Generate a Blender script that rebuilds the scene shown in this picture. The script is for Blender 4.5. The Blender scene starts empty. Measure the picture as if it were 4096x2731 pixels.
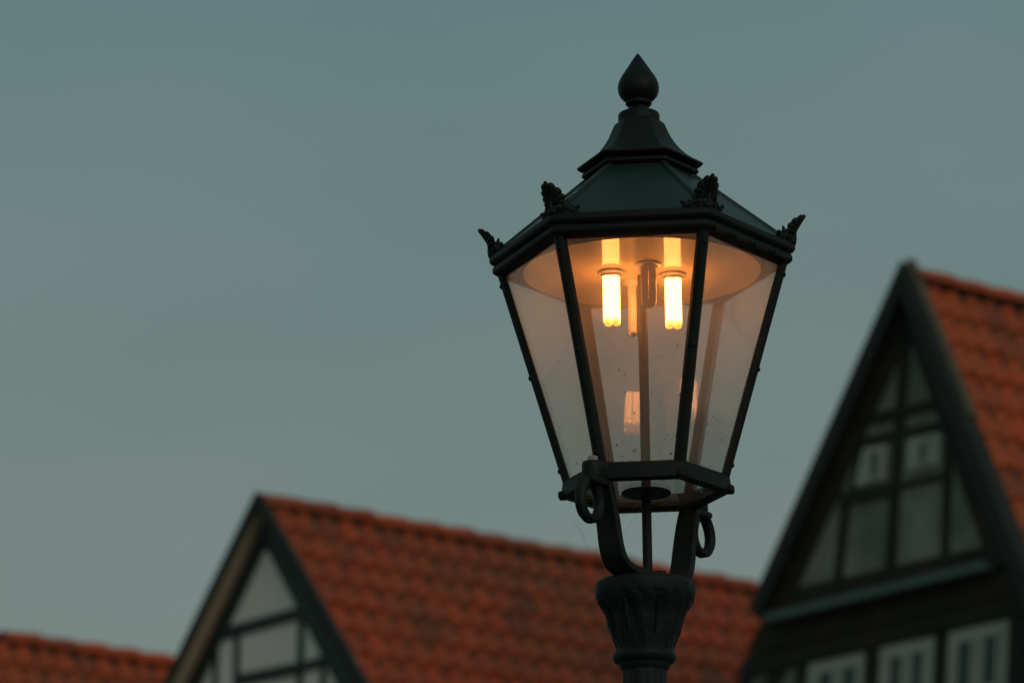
import bpy, math, random
from mathutils import Matrix, Vector
random.seed(7)
R_ = math.radians
scene = bpy.context.scene
col = scene.collection

# ------------------------------------------------------------------ camera
PITCH, ROLL = 0.2781558, 0.00158
cd = bpy.data.cameras.new('camera'); cam = bpy.data.objects.new('camera', cd); col.objects.link(cam)
cd.sensor_width = 36.0; cd.lens = 135.0; cd.clip_start = 0.05; cd.clip_end = 2000.0
cam.matrix_world = Matrix.Translation((0, 0, 1.6)) @ Matrix.Rotation(math.pi/2 + PITCH, 4, 'X') @ Matrix.Rotation(ROLL, 4, 'Z')
cd.dof.use_dof = True; cd.dof.focus_distance = 6.25; cd.dof.aperture_fstop = 5.8; cd.dof.aperture_blades = 0
scene.camera = cam

# ------------------------------------------------------------------ sky, sun, exposure
SUN_EL, SUN_AZ = R_(24), R_(150)          # azimuth clockwise from +Y (seen from above)
w = bpy.data.worlds.new('World'); scene.world = w; w.use_nodes = True
nt = w.node_tree; nt.nodes.clear()
def N(nt, t, **kw):
    n = nt.nodes.new(t)
    for k, v in kw.items(): setattr(n, k, v)
    return n
out = N(nt, 'ShaderNodeOutputWorld'); bg = N(nt, 'ShaderNodeBackground')
sky = N(nt, 'ShaderNodeTexSky', sky_type='NISHITA', sun_disc=False, sun_elevation=SUN_EL, sun_rotation=SUN_AZ)
sky.air_density = 1.0; sky.dust_density = 3.0; sky.ozone_density = 1.5
tc = N(nt, 'ShaderNodeTexCoord'); sp = N(nt, 'ShaderNodeSeparateXYZ')
nt.links.new(tc.outputs['Generated'], sp.inputs[0])
rmp = N(nt, 'ShaderNodeValToRGB')          # the thin overcast layer: paler low down, deeper overhead
for e_, (p_, c_) in zip([rmp.color_ramp.elements[0], rmp.color_ramp.elements[1]], [(0.0, (1.95, 2.35, 1.95, 1)), (1.0, (.85, 1.65, 1.65, 1))]):
    e_.position = p_; e_.color = c_
el = rmp.color_ramp.elements.new(0.17); el.color = (1.78, 2.30, 1.98, 1)
el = rmp.color_ramp.elements.new(0.37); el.color = (1.19, 2.10, 2.02, 1)
noi = N(nt, 'ShaderNodeTexNoise'); noi.inputs['Scale'].default_value = 7.0; noi.inputs['Detail'].default_value = 4.0; noi.inputs['Roughness'].default_value = .45
mp = N(nt, 'ShaderNodeMapping'); mp.inputs['Scale'].default_value = (1.0, 1.0, 2.6); mp.inputs['Location'].default_value = (.4, .2, .7)
nt.links.new(tc.outputs['Generated'], mp.inputs[0]); nt.links.new(mp.outputs[0], noi.inputs['Vector'])
mr = N(nt, 'ShaderNodeMapRange'); mr.inputs['From Min'].default_value = .3; mr.inputs['From Max'].default_value = .7
mr.inputs['To Min'].default_value = 0; mr.inputs['To Max'].default_value = 1
nt.links.new(noi.outputs['Fac'], mr.inputs['Value'])
tint = N(nt, 'ShaderNodeMix', data_type='RGBA'); tint.inputs[6].default_value = (.97, .965, .955, 1); tint.inputs[7].default_value = (1.15, 1.035, 1.065, 1)
mul = N(nt, 'ShaderNodeMix', data_type='RGBA', blend_type='MULTIPLY'); mul.inputs['Factor'].default_value = 1.0
nt.links.new(sp.outputs['Z'], rmp.inputs['Fac'])
nt.links.new(rmp.outputs['Color'], mul.inputs[6]); nt.links.new(mr.outputs[0], tint.inputs[0]); nt.links.new(tint.outputs[2], mul.inputs[7])
mixs = N(nt, 'ShaderNodeMix', data_type='RGBA'); mixs.inputs['Factor'].default_value = 0.93
nt.links.new(sky.outputs[0], mixs.inputs[6]); nt.links.new(mul.outputs[2], mixs.inputs[7])
nt.links.new(mixs.outputs[2], bg.inputs['Color']); bg.inputs['Strength'].default_value = 0.1
nt.links.new(bg.outputs[0], out.inputs[0])

sd = bpy.data.lights.new('sun', 'SUN'); sun = bpy.data.objects.new('sun', sd); col.objects.link(sun)
sd.energy = 0.42; sd.angle = R_(40); sd.color = (1.0, .90, .78)
sdir = Vector((math.sin(SUN_AZ)*math.cos(SUN_EL), math.cos(SUN_AZ)*math.cos(SUN_EL), math.sin(SUN_EL)))
sun.rotation_euler = sdir.to_track_quat('Z', 'Y').to_euler(); sun.location = (0, -20, 30)

scene.view_settings.view_transform = 'Standard'; scene.view_settings.look = 'None'
scene.view_settings.exposure = 0.0; scene.view_settings.gamma = 1.0; scene.view_settings.use_curve_mapping = False
scene.render.engine = 'CYCLES'
scene.cycles.use_denoising = True
scene.cycles.max_bounces = 10; scene.cycles.transparent_max_bounces = 24
scene.cycles.glossy_bounces = 5; scene.cycles.diffuse_bounces = 4; scene.cycles.sample_clamp_indirect = 6.0

# ------------------------------------------------------------------ materials
def newmat(name):
    m = bpy.data.materials.new(name); m.use_nodes = True
    nt = m.node_tree; nt.nodes.clear()
    o = N(nt, 'ShaderNodeOutputMaterial')
    return m, nt, o
def ramp(nt, stops):
    r = N(nt, 'ShaderNodeValToRGB'); cr = r.color_ramp
    cr.elements[0].position, cr.elements[0].color = stops[0][0], (*stops[0][1], 1)
    cr.elements[1].position, cr.elements[1].color = stops[-1][0], (*stops[-1][1], 1)
    for p, c in stops[1:-1]:
        e = cr.elements.new(p); e.color = (*c, 1)
    return r
def surf(name, stops, scale=8.0, rough=.7, bump=.2, detail=6, spec=.5, stretch=(1, 1, 1), rough_var=.1, bscale=None):
    """painted / weathered surface: noise driven colour, roughness and fine relief"""
    m, nt, o = newmat(name)
    L = nt.links.new
    p = N(nt, 'ShaderNodeBsdfPrincipled'); L(p.outputs[0], o.inputs[0])
    g = N(nt, 'ShaderNodeNewGeometry'); mp = N(nt, 'ShaderNodeMapping'); mp.inputs['Scale'].default_value = stretch
    L(g.outputs['Position'], mp.inputs[0])
    n = N(nt, 'ShaderNodeTexNoise'); n.inputs['Scale'].default_value = scale; n.inputs['Detail'].default_value = detail; n.inputs['Roughness'].default_value = .6
    L(mp.outputs[0], n.inputs['Vector'])
    r = ramp(nt, stops); L(n.outputs['Fac'], r.inputs[0]); L(r.outputs[0], p.inputs['Base Color'])
    mr = N(nt, 'ShaderNodeMapRange'); mr.inputs['To Min'].default_value = rough - rough_var; mr.inputs['To Max'].default_value = rough + rough_var
    L(n.outputs['Fac'], mr.inputs[0]); L(mr.outputs[0], p.inputs['Roughness'])
    p.inputs['Specular IOR Level'].default_value = spec
    if bump:
        n2 = N(nt, 'ShaderNodeTexNoise'); n2.inputs['Scale'].default_value = bscale or scale*6; n2.inputs['Detail'].default_value = 4
        L(mp.outputs[0], n2.inputs['Vector'])
        b = N(nt, 'ShaderNodeBump'); b.inputs['Strength'].default_value = bump; b.inputs['Distance'].default_value = .002 if scale > 15 else .01
        L(n2.outputs['Fac'], b.inputs['Height']); L(b.outputs[0], p.inputs['Normal'])
    return m
M = {}
M['paint'] = surf('lamp_paint', [(.3, (.0062, .0092, .0070)), (.55, (.0088, .0120, .0088)), (.72, (.0165, .0155, .0100)), (.80, (.034, .030, .022))], 26, .54, .35, spec=.20, detail=9, rough_var=.12, bscale=260)
M['paint_green'] = surf('lamp_roof_paint', [(.3, (.008, .020, .016)), (.62, (.014, .028, .022)), (.78, (.026, .038, .031))], 12, .45, .15, spec=.40, detail=9, rough_var=.1, bscale=300)
M['iron'] = surf('cast_iron', [(.3, (.0060, .0108, .0094)), (.7, (.0108, .0148, .0122))], 40, .6, .6, spec=.25, bscale=160)
M['iron_lamplit'] = surf('bolt_lamplit', [(.3, (.22, .19, .15)), (.7, (.36, .32, .26))], 80, .35, .1, spec=.6)  # front-left bolt only: orange lamplight on it put into a paler colour
M['chip'] = surf('bare_primer', [(.3, (.30, .33, .32)), (.7, (.42, .44, .42))], 120, .6, .1)
M['web'] = surf('spider_silk', [(.3, (.25, .26, .25)), (.7, (.35, .36, .35))], 50, .6, 0)

def reflector_mat():
    m, nt, o = newmat('reflector_enamel'); L = nt.links.new
    p = N(nt, 'ShaderNodeBsdfPrincipled'); L(p.outputs[0], o.inputs[0])
    p.inputs['Base Color'].default_value = (.80, .76, .68, 1); p.inputs['Roughness'].default_value = .5
    p.inputs['Specular IOR Level'].default_value = .2
    p.inputs['Coat Weight'].default_value = 1.0; p.inputs['Coat Roughness'].default_value = .03; p.inputs['Coat IOR'].default_value = 1.20
    g = N(nt, 'ShaderNodeNewGeometry'); n = N(nt, 'ShaderNodeTexNoise'); n.inputs['Scale'].default_value = 9; n.inputs['Detail'].default_value = 5
    L(g.outputs['Position'], n.inputs['Vector'])
    r = ramp(nt, [(.3, (.58, .46, .25)), (.7, (.72, .58, .33))]); L(n.outputs['Fac'], r.inputs[0]); L(r.outputs[0], p.inputs['Base Color'])
    return m
M['reflector'] = reflector_mat()
M['socket'] = surf('socket_ceramic', [(.3, (.55, .50, .42)), (.7, (.66, .60, .50))], 60, .4, .05)

def emit_mat():
    m, nt, o = newmat('lit_tube'); L = nt.links.new
    e = N(nt, 'ShaderNodeEmission'); L(e.outputs[0], o.inputs[0])
    tc = N(nt, 'ShaderNodeTexCoord'); sp = N(nt, 'ShaderNodeSeparateXYZ'); L(tc.outputs['Generated'], sp.inputs[0])
    r = ramp(nt, [(0.0, (.16, .042, .005)), (.05, (.40, .125, .016)), (.13, (1.0, .325, .072)), (.94, (1.0, .325, .072)), (1.0, (.6, .17, .02))])   # cooler ends of the discharge
    L(sp.outputs['Z'], r.inputs[0]); L(r.outputs[0], e.inputs['Color']); e.inputs['Strength'].default_value = 22.0
    return m
M['lit'] = emit_mat()
def tube_glass():
    m, nt, o = newmat('unlit_tube_glass'); L = nt.links.new
    tr = N(nt, 'ShaderNodeBsdfTransparent'); tr.inputs[0].default_value = (.78, .72, .64, 1)
    p = N(nt, 'ShaderNodeBsdfPrincipled'); p.inputs['Base Color'].default_value = (.42, .36, .28, 1); p.inputs['Roughness'].default_value = .08
    mx = N(nt, 'ShaderNodeMixShader'); mx.inputs[0].default_value = .45
    L(tr.outputs[0], mx.inputs[1]); L(p.outputs[0], mx.inputs[2]); L(mx.outputs[0], o.inputs[0])
    return m
M['unlit_clear'] = tube_glass()
M['unlit_white'] = surf('unlit_tube_phosphor', [(.3, (.50, .46, .40)), (.7, (.58, .54, .47))], 60, .2, 0, rough_var=.03)

def pane_mat(name, haze, speck, seed, tint=(.93, .93, .92)):
    """old lantern glass: clear, reflective, with a film of dust and vertical fly specks"""
    m, nt, o = newmat(name); L = nt.links.new
    g = N(nt, 'ShaderNodeTexCoord')
    mp = N(nt, 'ShaderNodeMapping'); mp.inputs['Location'].default_value = (seed*1.7, seed, seed*.3); L(g.outputs['Object'], mp.inputs[0])
    oi = N(nt, 'ShaderNodeObjectInfo')
    add = N(nt, 'ShaderNodeVectorMath', operation='ADD')
    cmb = N(nt, 'ShaderNodeCombineXYZ'); mrnd = N(nt, 'ShaderNodeMath', operation='MULTIPLY'); mrnd.inputs[1].default_value = 9.0
    L(oi.outputs['Random'], mrnd.inputs[0]); L(mrnd.outputs[0], cmb.inputs[0]); L(mrnd.outputs[0], cmb.inputs[2])
    L(mp.outputs[0], add.inputs[0]); L(cmb.outputs[0], add.inputs[1])
    # dust film
    n = N(nt, 'ShaderNodeTexNoise'); n.inputs['Scale'].default_value = 7; n.inputs['Detail'].default_value = 6; n.inputs['Roughness'].default_value = .65
    L(add.outputs[0], n.inputs['Vector'])
    mr = N(nt, 'ShaderNodeMapRange'); mr.inputs['From Min'].default_value = .25; mr.inputs['From Max'].default_value = .8
    mr.inputs['To Min'].default_value = haze*.65; mr.inputs['To Max'].default_value = haze*1.5
    ms = N(nt, 'ShaderNodeMapping'); ms.inputs['Scale'].default_value = (1, 1, .09); L(add.outputs[0], ms.inputs[0])      # rain streaks
    n3 = N(nt, 'ShaderNodeTexNoise'); n3.inputs['Scale'].default_value = 60; n3.inputs['Detail'].default_value = 5; L(ms.outputs[0], n3.inputs['Vector'])
    avg = N(nt, 'ShaderNodeMix'); avg.inputs[0].default_value = .45; L(n.outputs['Fac'], avg.inputs[2]); L(n3.outputs['Fac'], avg.inputs[3])
    L(avg.outputs[0], mr.inputs[0])
    # specks: stretched vertically
    m2 = N(nt, 'ShaderNodeMapping'); m2.inputs['Scale'].default_value = (1, 1, .42); L(add.outputs[0], m2.inputs[0])
    v = N(nt, 'ShaderNodeTexVoronoi'); v.inputs['Scale'].default_value = 230; v.inputs['Randomness'].default_value = 1; L(m2.outputs[0], v.inputs['Vector'])
    sep = N(nt, 'ShaderNodeSeparateColor'); L(v.outputs['Color'], sep.inputs[0])
    size = N(nt, 'ShaderNodeMapRange'); size.inputs['From Min'].default_value = 1 - speck; size.inputs['From Max'].default_value = 1.0
    size.inputs['To Min'].default_value = 0.0; size.inputs['To Max'].default_value = .30; L(sep.outputs[0], size.inputs[0])
    spz = N(nt, 'ShaderNodeSeparateXYZ'); L(g.outputs['Object'], spz.inputs[0])          # rain and insects leave more low on the pane
    low = N(nt, 'ShaderNodeMapRange'); low.inputs['From Min'].default_value = 3.10; low.inputs['From Max'].default_value = 3.40; low.inputs['To Min'].default_value = 1.0; low.inputs['To Max'].default_value = .45
    L(spz.outputs['Z'], low.inputs[0]); sz = N(nt, 'ShaderNodeMath', operation='MULTIPLY'); L(size.outputs[0], sz.inputs[0]); L(low.outputs[0], sz.inputs[1])
    cmp_ = N(nt, 'ShaderNodeMath', operation='LESS_THAN'); L(v.outputs['Distance'], cmp_.inputs[0]); L(sz.outputs[0], cmp_.inputs[1])
    tr = N(nt, 'ShaderNodeBsdfTransparent'); tr.inputs[0].default_value = (*tint, 1)
    tl = N(nt, 'ShaderNodeBsdfTranslucent'); tl.inputs[0].default_value = (.80, .78, .74, 1)
    df = N(nt, 'ShaderNodeBsdfDiffuse'); df.inputs[0].default_value = (.60, .57, .52, 1)
    dust = N(nt, 'ShaderNodeMixShader'); dust.inputs[0].default_value = .4; L(tl.outputs[0], dust.inputs[1]); L(df.outputs[0], dust.inputs[2])
    a1 = N(nt, 'ShaderNodeMixShader'); L(mr.outputs[0], a1.inputs[0]); L(tr.outputs[0], a1.inputs[1]); L(dust.outputs[0], a1.inputs[2])
    gl = N(nt, 'ShaderNodeBsdfGlossy'); gl.inputs['Roughness'].default_value = .03; gl.inputs[0].default_value = (1, 1, 1, 1)
    fr = N(nt, 'ShaderNodeFresnel')
    gg = N(nt, 'ShaderNodeNewGeometry'); io = N(nt, 'ShaderNodeMapRange'); io.inputs['To Min'].default_value = 1.45; io.inputs['To Max'].default_value = 1/1.45
    L(gg.outputs['Backfacing'], io.inputs[0]); L(io.outputs[0], fr.inputs[0])     # a thin pane: both faces reflect like the outside
    a2 = N(nt, 'ShaderNodeMixShader'); L(fr.outputs[0], a2.inputs[0]); L(a1.outputs[0], a2.inputs[1]); L(gl.outputs[0], a2.inputs[2])
    sk = N(nt, 'ShaderNodeBsdfDiffuse'); sk.inputs[0].default_value = (.085, .06, .045, 1)
    a3 = N(nt, 'ShaderNodeMixShader'); L(cmp_.outputs[0], a3.inputs[0]); L(a2.outputs[0], a3.inputs[1]); L(sk.outputs[0], a3.inputs[2])
    L(a3.outputs[0], o.inputs[0])
    return m
M['pane'] = pane_mat('lantern_glass', .105, .16, 0.0)
M['bottom_pane'] = pane_mat('lantern_floor_glass', .05, .5, 3.3, (.88, .90, .88))

def tile_mat(name, warm):
    m, nt, o = newmat(name); L = nt.links.new
    p = N(nt, 'ShaderNodeBsdfPrincipled'); L(p.outputs[0], o.inputs[0]); p.inputs['Roughness'].default_value = .8
    oi = N(nt, 'ShaderNodeObjectInfo'); g = N(nt, 'ShaderNodeNewGeometry')
    ad = N(nt, 'ShaderNodeMath', operation='ADD'); L(oi.outputs['Random'], ad.inputs[0]); L(g.outputs['Random Per Island'], ad.inputs[1])
    fr = N(nt, 'ShaderNodeMath', operation='FRACT'); L(ad.outputs[0], fr.inputs[0])
    w_ = warm
    r = ramp(nt, [(0, (.22*w_, .052*w_, .022)), (.12, (.36*w_, .064*w_, .020)), (.5, (.40*w_, .074*w_, .019)), (.8, (.45*w_, .062*w_, .018)), (1, (.50*w_, .082*w_, .020))])
    L(fr.outputs[0], r.inputs[0])
    n = N(nt, 'ShaderNodeTexNoise'); n.inputs['Scale'].default_value = 3.1; n.inputs['Detail'].default_value = 7; n.inputs['Roughness'].default_value = .7
    L(g.outputs['Position'], n.inputs['Vector'])
    nb = N(nt, 'ShaderNodeTexNoise'); nb.inputs['Scale'].default_value = .55; nb.inputs['Detail'].default_value = 3; L(g.outputs['Position'], nb.inputs['Vector'])
    nm = N(nt, 'ShaderNodeMix'); nm.inputs[0].default_value = .45; L(n.outputs['Fac'], nm.inputs[2]); L(nb.outputs['Fac'], nm.inputs[3])
    rr = ramp(nt, [(.48, (0, 0, 0)), (.66, (1, 1, 1))]); L(nm.outputs[0], rr.inputs[0])
    mx = N(nt, 'ShaderNodeMix', data_type='RGBA'); L(r.outputs[0], mx.inputs[6]); mx.inputs[7].default_value = (.095, .060, .030, 1)
    mm = N(nt, 'ShaderNodeMath', operation='MULTIPLY'); mm.inputs[1].default_value = .6; L(rr.outputs[0], mm.inputs[0]); L(mm.outputs[0], mx.inputs[0])
    L(mx.outputs[2], p.inputs['Base Color'])
    n2 = N(nt, 'ShaderNodeTexNoise'); n2.inputs['Scale'].default_value = 40; L(g.outputs['Position'], n2.inputs['Vector'])
    b = N(nt, 'ShaderNodeBump'); b.inputs['Strength'].default_value = .3; b.inputs['Distance'].default_value = .005; L(n2.outputs['Fac'], b.inputs['Height']); L(b.outputs[0], p.inputs['Normal'])
    return m
M['tile'] = tile_mat('clay_tile', 1.0)
M['tile_warm'] = tile_mat('clay_tile_warm', 1.15)
M['deck'] = surf('roof_battens', [(.3, (.03, .022, .015)), (.7, (.05, .04, .03))], 6, .85, .2)
M['timber_green'] = surf('green_black_timber', [(.3, (.006, .016, .013)), (.7, (.012, .026, .021))], 5, .6, .3, stretch=(3, 3, 3))
M['timber_brown'] = surf('old_brown_timber', [(.3, (.016, .017, .012)), (.55, (.030, .027, .018)), (.75, (.062, .036, .025))], 3.5, .75, .3, spec=.25)
M['verge_dark'] = surf('verge_board_dark', [(.3, (.012, .016, .013)), (.7, (.024, .026, .022))], 4, .65, .2, spec=.3)
M['verge_cap'] = surf('verge_capping_slate_grey', [(.3, (.022, .028, .026)), (.7, (.036, .042, .039))], 5, .6, .2)
M['verge_tan'] = surf('weathered_verge_wood', [(.3, (.075, .058, .034)), (.7, (.13, .10, .065))], 5, .8, .3)
M['soffit'] = surf('ochre_soffit_board', [(.3, (.58, .46, .32)), (.7, (.70, .56, .40))], 4, .7, .2)
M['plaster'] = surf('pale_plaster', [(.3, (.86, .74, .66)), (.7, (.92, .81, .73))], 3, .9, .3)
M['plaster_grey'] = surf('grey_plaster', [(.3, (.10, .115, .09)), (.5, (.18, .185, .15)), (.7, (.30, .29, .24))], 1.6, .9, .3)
M['frame_white'] = surf('window_frame_paint', [(.3, (.34, .35, .30)), (.7, (.42, .43, .38))], 6, .5, .1)
M['flash_skylit'] = surf('skylit_flashing', [(.3, (.045, .085, .080)), (.7, (.075, .125, .118))], 3, .5, .1)  # teal of the ledge: skylight caught on top, put into its colour
def house_glass():
    m, nt, o = newmat('house_window_glass'); L = nt.links.new
    p = N(nt, 'ShaderNodeBsdfPrincipled'); L(p.outputs[0], o.inputs[0])
    p.inputs['Base Color'].default_value = (.012, .058, .052, 1); p.inputs['Roughness'].default_value = .08; p.inputs['Specular IOR Level'].default_value = .35
    g = N(nt, 'ShaderNodeNewGeometry'); n = N(nt, 'ShaderNodeTexNoise'); n.inputs['Scale'].default_value = 4; L(g.outputs['Position'], n.inputs['Vector'])
    b = N(nt, 'ShaderNodeBump'); b.inputs['Strength'].default_value = .05; L(n.outputs['Fac'], b.inputs['Height']); L(b.outputs[0], p.inputs['Normal'])
    return m
M['hglass'] = house_glass()
def cobble_mat():
    m, nt, o = newmat('cobblestones'); L = nt.links.new
    p = N(nt, 'ShaderNodeBsdfPrincipled'); L(p.outputs[0], o.inputs[0]); p.inputs['Roughness'].default_value = .7
    g = N(nt, 'ShaderNodeNewGeometry'); v = N(nt, 'ShaderNodeTexVoronoi', feature='DISTANCE_TO_EDGE'); v.inputs['Scale'].default_value = 8
    L(g.outputs['Position'], v.inputs['Vector'])
    r = ramp(nt, [(.02, (.03, .028, .025)), (.09, (.14, .13, .12))]); L(v.outputs['Distance'], r.inputs[0]); L(r.outputs[0], p.inputs['Base Color'])
    b = N(nt, 'ShaderNodeBump'); b.inputs['Strength'].default_value = .6; b.inputs['Distance'].default_value = .02; L(r.outputs[0], b.inputs['Height']); L(b.outputs[0], p.inputs['Normal'])
    return m
M['cobble'] = cobble_mat()

# ------------------------------------------------------------------ mesh helpers
def mesh(name, vf, mat, smooth=None):
    v, f = vf
    me = bpy.data.meshes.new(name); me.from_pydata([tuple(p) for p in v], [], f); me.update()
    me.materials.append(mat)
    if smooth is not None:
        me.polygons.foreach_set('use_smooth', [True]*len(me.polygons))
        me.set_sharp_from_angle(angle=R_(smooth))
    return me
def link(name, me, parent=None, mat=None):
    o = bpy.data.objects.new(name, me); col.objects.link(o)
    if parent is not None: o.parent = parent
    if mat is not None: o.matrix_local = mat
    return o
def part(name, vf, mat, parent, m=None, smooth=None):
    return link(name, mesh(name, vf, mat, smooth), parent, m)
def tag(o, label=None, cat=None, group=None, kind=None):
    for k, v in (('label', label), ('category', cat), ('group', group), ('kind', kind)):
        if v: o[k] = v
    return o
def join(*vfs):
    V, F = [], []
    for v, f in vfs:
        b = len(V); V += list(v); F += [tuple(i + b for i in q) for q in f]
    return V, F
def loft(rings, closed_u=True, cap0=False, cap1=False, loop=False):
    n = len(rings[0]); V = [p for r in rings for p in r]; F = []
    m = len(rings)
    for i in range(m if loop else m - 1):
        a, b = i*n, ((i + 1) % m)*n
        for j in range(n if closed_u else n - 1):
            k = (j + 1) % n
            F.append((a + j, a + k, b + k, b + j))
    if cap0: F.append(tuple(range(n - 1, -1, -1)))
    if cap1: F.append(tuple(range((m - 1)*n, m*n)))
    return V, F
def lathe(prof, n=64, mod=None, cap0=True, cap1=True):
    rings = []
    for r, z in prof:
        ring = []
        for j in range(n):
            t = 2*math.pi*j/n
            rr = mod(r, z, t) if mod else r
            ring.append((rr*math.cos(t), rr*math.sin(t), z))
        rings.append(ring)
    return loft(rings, cap0=cap0, cap1=cap1)
def hexring(Rr, z, c=.004):
    pts = []
    for k in range(6):
        t = R_(-90 + 30 + 60*k)
        cpt = Vector((Rr*math.cos(t), Rr*math.sin(t), z))
        t0, t1 = t - R_(60), t + R_(60)
        d0 = (Vector((Rr*math.cos(t0), Rr*math.sin(t0), z)) - cpt).normalized()
        d1 = (Vector((Rr*math.cos(t1), Rr*math.sin(t1), z)) - cpt).normalized()
        cc = min(c, Rr*.3)
        pts += [cpt + d0*cc, cpt*0.5 + (cpt + d0*cc*.5)*.25 + (cpt + d1*cc*.5)*.25 + (d0 + d1)*cc*.12, cpt + d1*cc]
    return [tuple(p) for p in pts]
def hexloft(prof, c=.004, loop=False, cap0=False, cap1=False):
    return loft([hexring(r, z, c) for r, z in prof], loop=loop, cap0=cap0, cap1=cap1)
def box(x0, x1, y0, y1, z0, z1, bev=0):
    if bev <= 0:
        v = [(x, y, z) for z in (z0, z1) for x, y in ((x0, y0), (x1, y0), (x1, y1), (x0, y1))]
        return v, [(3, 2, 1, 0), (4, 5, 6, 7), (0, 1, 5, 4), (1, 2, 6, 5), (2, 3, 7, 6), (3, 0, 4, 7)]
    b = bev
    def ring(z, i): return [(x0 + b + i, y0 + i, z), (x1 - b - i, y0 + i, z), (x1 - i, y0 + b + i, z), (x1 - i, y1 - b - i, z), (x1 - b - i, y1 - i, z), (x0 + b + i, y1 - i, z), (x0 + i, y1 - b - i, z), (x0 + i, y0 + b + i, z)]
    return loft([ring(z0, b*.6), ring(z0 + b, 0), ring(z1 - b, 0), ring(z1, b*.6)], cap0=True, cap1=True)
def prism(poly, s0, s1):
    """poly in (t, z) extruded along local x from s0 to s1"""
    n = len(poly)
    ar = sum(poly[i][0]*poly[(i + 1) % n][1] - poly[(i + 1) % n][0]*poly[i][1] for i in range(n))
    if ar < 0: poly = poly[::-1]
    v = [(s0, t, z) for t, z in poly] + [(s1, t, z) for t, z in poly]
    f = [tuple(range(n - 1, -1, -1)), tuple(range(n, 2*n))] + [(i, (i + 1) % n, n + (i + 1) % n, n + i) for i in range(n)]
    return v, f
def tube(path, radii, n=10, caps=True, ell=1.0, up=Vector((0, 0, 1))):
    P = [Vector(p) for p in path]; rings = []
    nrm = None
    for i, p in enumerate(P):
        d = (P[min(i + 1, len(P) - 1)] - P[max(i - 1, 0)])
        d = d.normalized() if d.length > 1e-9 else Vector((0, 0, 1))
        if nrm is None:
            nrm = d.cross(up)
            if nrm.length < 1e-3: nrm = d.cross(Vector((1, 0, 0)))
        nrm = (nrm - d*nrm.dot(d)).normalized(); bn = d.cross(nrm)
        r = radii[i] if isinstance(radii, (list, tuple)) else radii
        rings.append([tuple(p + nrm*(r*math.cos(2*math.pi*j/n)) + bn*(r*ell*math.sin(2*math.pi*j/n))) for j in range(n)])
    return loft(rings, cap0=caps, cap1=caps)
def ball(c, r, n=10, m=7, sc=(1, 1, 1)):
    rings = []
    for i in range(m + 1):
        a = math.pi*i/m; rr = max(math.sin(a), .02)
        rings.append([(c[0] + r*sc[0]*rr*math.cos(2*math.pi*j/n), c[1] + r*sc[1]*rr*math.sin(2*math.pi*j/n), c[2] - r*sc[2]*math.cos(a)) for j in range(n)])
    return loft(rings, cap0=True, cap1=True)
def xf(vf, mtx):
    return [tuple(mtx @ Vector(p)) for p in vf[0]], vf[1]
def catmull(pts, n=6):
    P = [Vector(p) for p in pts]; outp = []
    for i in range(len(P) - 1):
        p0, p1, p2, p3 = P[max(i - 1, 0)], P[i], P[i + 1], P[min(i + 2, len(P) - 1)]
        for k in range(n):
            t = k/n
            outp.append(.5*((2*p1) + (p2 - p0)*t + (2*p0 - 5*p1 + 4*p2 - p3)*t*t + (3*p1 - p0 - 3*p2 + p3)*t**3))
    outp.append(P[-1]); return outp

# ------------------------------------------------------------------ ground
g = part('ground', ([(-300, -200, 0), (300, -200, 0), (300, 500, 0), (-300, 500, 0)], [(0, 1, 2, 3)]), M['cobble'], None)
tag(g, kind='structure')

# ------------------------------------------------------------------ houses of the street
AZ = R_(52)
AV = Vector((math.sin(AZ), math.cos(AZ), 0)); BV = Vector((-math.cos(AZ), math.sin(AZ), 0))

def tile_mesh(name, mat, wob):
    wd, ln, th, n = .252, .41, .018, 7
    rings_t, rings_b = [], []
    V, F = [], []
    for j, y in enumerate((0.0, ln)):
        for i in range(n + 1):
            u = i/n
            # S-shaped pantile: deep trough then a roll
            h = .032*math.sin(2*math.pi*(u - .5)*.92 + .25) + .004*wob*math.sin(5*u + j)
            V.append((u*wd, y, h + .014 + (0.006 if j else 0)))
        for i in range(n + 1):
            x, yy, h = V[-(n + 1)]
            V.append((x, yy, h - th))
    a, b = 0, 2*(n + 1)
    for i in range(n):
        F.append((a + i, a + i + 1, b + i + 1, b + i))
        F.append((a + n + 1 + i + 1, a + n + 1 + i, b + n + 1 + i, b + n + 1 + i + 1))
        F.append((b + i, b + i + 1, b + n + 1 + i + 1, b + n + 1 + i))
    F.append((a, b, b + n + 1, a + n + 1)); F.append((a + n, a + 2*n + 1, b + 2*n + 1, b + n))
    # orientation: x runs along the ridge (s), y down the slope, z out of the roof
    F = [q[::-1] for q in F] if False else F
    return mesh(name, (V, F), mat, 40)
def ridge_mesh(name, mat):
    rings = []
    n = 10
    for x, r in ((0, .115), (.39, .128), (.42, .128)):
        rings.append([(x, r*math.cos(math.pi*j/n), r*.92*math.sin(math.pi*j/n)) for j in range(n + 1)] + [(x, (r - .018)*math.cos(math.pi*j/n), (r - .018)*.92*math.sin(math.pi*j/n)) for j in range(n, -1, -1)])
    return mesh(name, loft(rings, cap0=True, cap1=True), mat, 40)
TILES = {k: [tile_mesh('roof_tile', M[k], q) for q in (0, 1, -1)] for k in ('tile', 'tile_warm')}
RIDGE = {k: ridge_mesh('ridge_tile', M[k]) for k in ('tile', 'tile_warm')}

camM = cam.matrix_world.inverted()
def pix(p):
    q = camM @ Vector(p); s = 4096*135/36
    return 2048 + s*q.x/-q.z, 1365.5 - s*q.y/-q.z

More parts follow.
